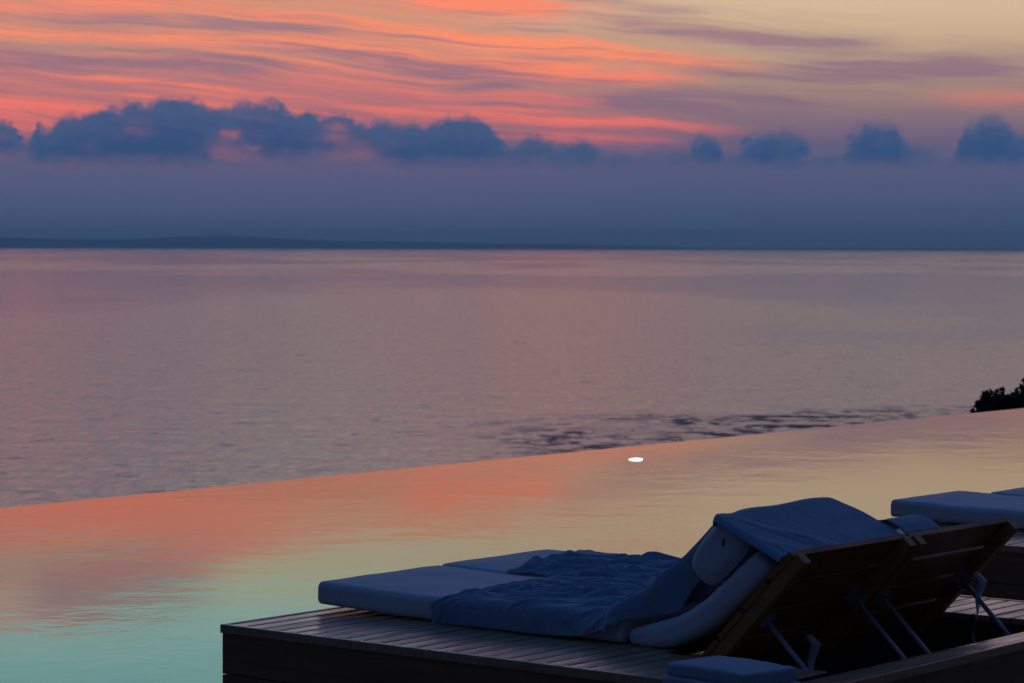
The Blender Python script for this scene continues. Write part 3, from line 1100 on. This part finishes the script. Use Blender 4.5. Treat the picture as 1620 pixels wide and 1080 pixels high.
# ------------------------------------------------------------------ folded towel on the near corner
def build_corner_towel():
    root = empty('folded_towel', daybed_at(2.15, 0.055, ZD - 0.012), -A - R(10))
    cushion('towel_fold', [(-0.03, 0.022), (0.1, 0.024), (0.22, 0.024), (0.33, 0.022)], -0.17, 0.10, 0.044, M['pale_towel'], root, 21, puff=0.004, rc=0.011)
    cushion('towel_fold', [(-0.024, 0.067), (0.1, 0.069), (0.22, 0.069), (0.322, 0.066)], -0.162, 0.09, 0.042, M['pale_towel'], root, 25, puff=0.004, rc=0.011)
    tag(root, 'pale folded towel lying on the near head corner of the daybed', 'towel')


build_corner_towel()


# ------------------------------------------------------------------ lamp floating on the pool
def build_lamp():
    root = empty('floating_lamp', (1.03, 22.57, 0.0))
    prof_ring = [(0.0, -0.02), (0.05, -0.02), (0.066, -0.014), (0.07, -0.008), (0.069, -0.004)]
    prof_lens = [(0.0685, -0.0038), (0.067, 0.004), (0.058, 0.009), (0.042, 0.013), (0.02, 0.0155), (0.0, 0.016)]
    for nm, pr, mt in (('float_ring', prof_ring, M['plastic']), ('lens', prof_lens, M['glow'])):
        n = 32
        P = np.zeros((len(pr), n + 1, 3))
        for i, (r, z) in enumerate(pr):
            for k in range(n + 1):
                P[i, k] = (r * math.cos(k / n * 2 * math.pi), r * math.sin(k / n * 2 * math.pi), z)
        smooth_obj(obj(nm, grid_mesh(nm, P), mt, root))
    root.rotation_euler = (R(-2), R(-3), 0)
    root.scale = (0.9, 0.9, 0.9)
    tag(root, 'small glowing white lamp floating on the pool near its overflow edge', 'lamp')


build_lamp()


# ------------------------------------------------------------------ shrubs past the overflow edge
def build_shrub(name, label, base, blobs, seed, nleaf):
    rnd = random.Random(seed)
    root = empty(name, base)
    bm = bmesh.new()
    for c, r in blobs:
        c = Vector(c)
        mid = Vector((c.x * 0.4, c.y * 0.4, c.z * 0.5))
        tube(bm, [Vector((0, 0, -0.3)), mid, c], [0.05, 0.035, 0.015], 7)
    obj('stem', bm, M['stem'], root)
    bm = bmesh.new()
    tot = sum(r ** 2 for _, r in blobs)
    for c, r in blobs:
        c = Vector(c)
        for _ in range(int(nleaf * r * r / tot)):
            d = Vector((rnd.gauss(0, 1), rnd.gauss(0, 1), rnd.gauss(0, 1))).normalized()
            rr = r * (0.35 + 0.65 * rnd.random() ** 0.5) * (1 + 0.5 * noise.noise(d * 3.1 + c * 3))
            p = c + Vector((d.x * rr, d.y * rr, d.z * rr * 0.95))
            a = Vector((rnd.gauss(0, 1), rnd.gauss(0, 1), rnd.gauss(0, 1) + 0.4)).normalized()
            b = a.cross(Vector((rnd.gauss(0, 1), rnd.gauss(0, 1), rnd.gauss(0, 1)))).normalized()
            l, w = rnd.uniform(0.05, 0.1), rnd.uniform(0.018, 0.034)
            v = [bm.verts.new(p - a * l * 0.5), bm.verts.new(p + b * w), bm.verts.new(p + a * l * 0.6), bm.verts.new(p - b * w)]
            bm.faces.new(v)
    obj('foliage', bm, M['leaf'], root)
    tag(root, label, 'shrub', 'dark shrubs beyond the pool edge')


build_shrub('shrub', 'low dark shrub at the right, left of the taller one, above the pool edge', (6.2, 33.0, -3.4),
            [((-0.50, 0, 3.13), 0.11), ((-0.37, 0, 3.2), 0.2), ((-0.19, 0, 3.2), 0.23), ((-0.25, 0, 2.85), 0.4), ((0.05, 0.1, 3.12), 0.25)], 5, 6500)
build_shrub('shrub', 'taller dark shrub cut by the right edge of the picture beyond the pool', (7.0, 33.4, -3.4),
            [((-0.58, 0, 3.2), 0.3), ((-0.35, 0.1, 3.3), 0.36), ((0.1, 0, 3.4), 0.5), ((0.5, 0.2, 3.1), 0.6)], 6, 8000)


# ------------------------------------------------------------------ the air over the sea
def build_haze():
    bm = bmesh.new()
    box(bm, -45000, 45000, -45000, 45000, -24, 245)
    o = obj('haze', bm, None)
    m = bpy.data.materials.new('sea haze')
    m.use_nodes = True
    m.node_tree.nodes.clear()
    g = G(m.node_tree)
    out = g.node('ShaderNodeOutputMaterial')
    v = g.node('ShaderNodeVolumePrincipled')
    v.inputs['Color'].default_value = (0.32, 0.7, 1.0, 1)
    v.inputs['Density'].default_value = 4.6e-5
    v.inputs['Anisotropy'].default_value = 0.6
    m.node_tree.links.new(v.outputs[0], out.inputs['Volume'])
    o.data.materials.append(m)
    tag(o, kind='stuff')


build_haze()
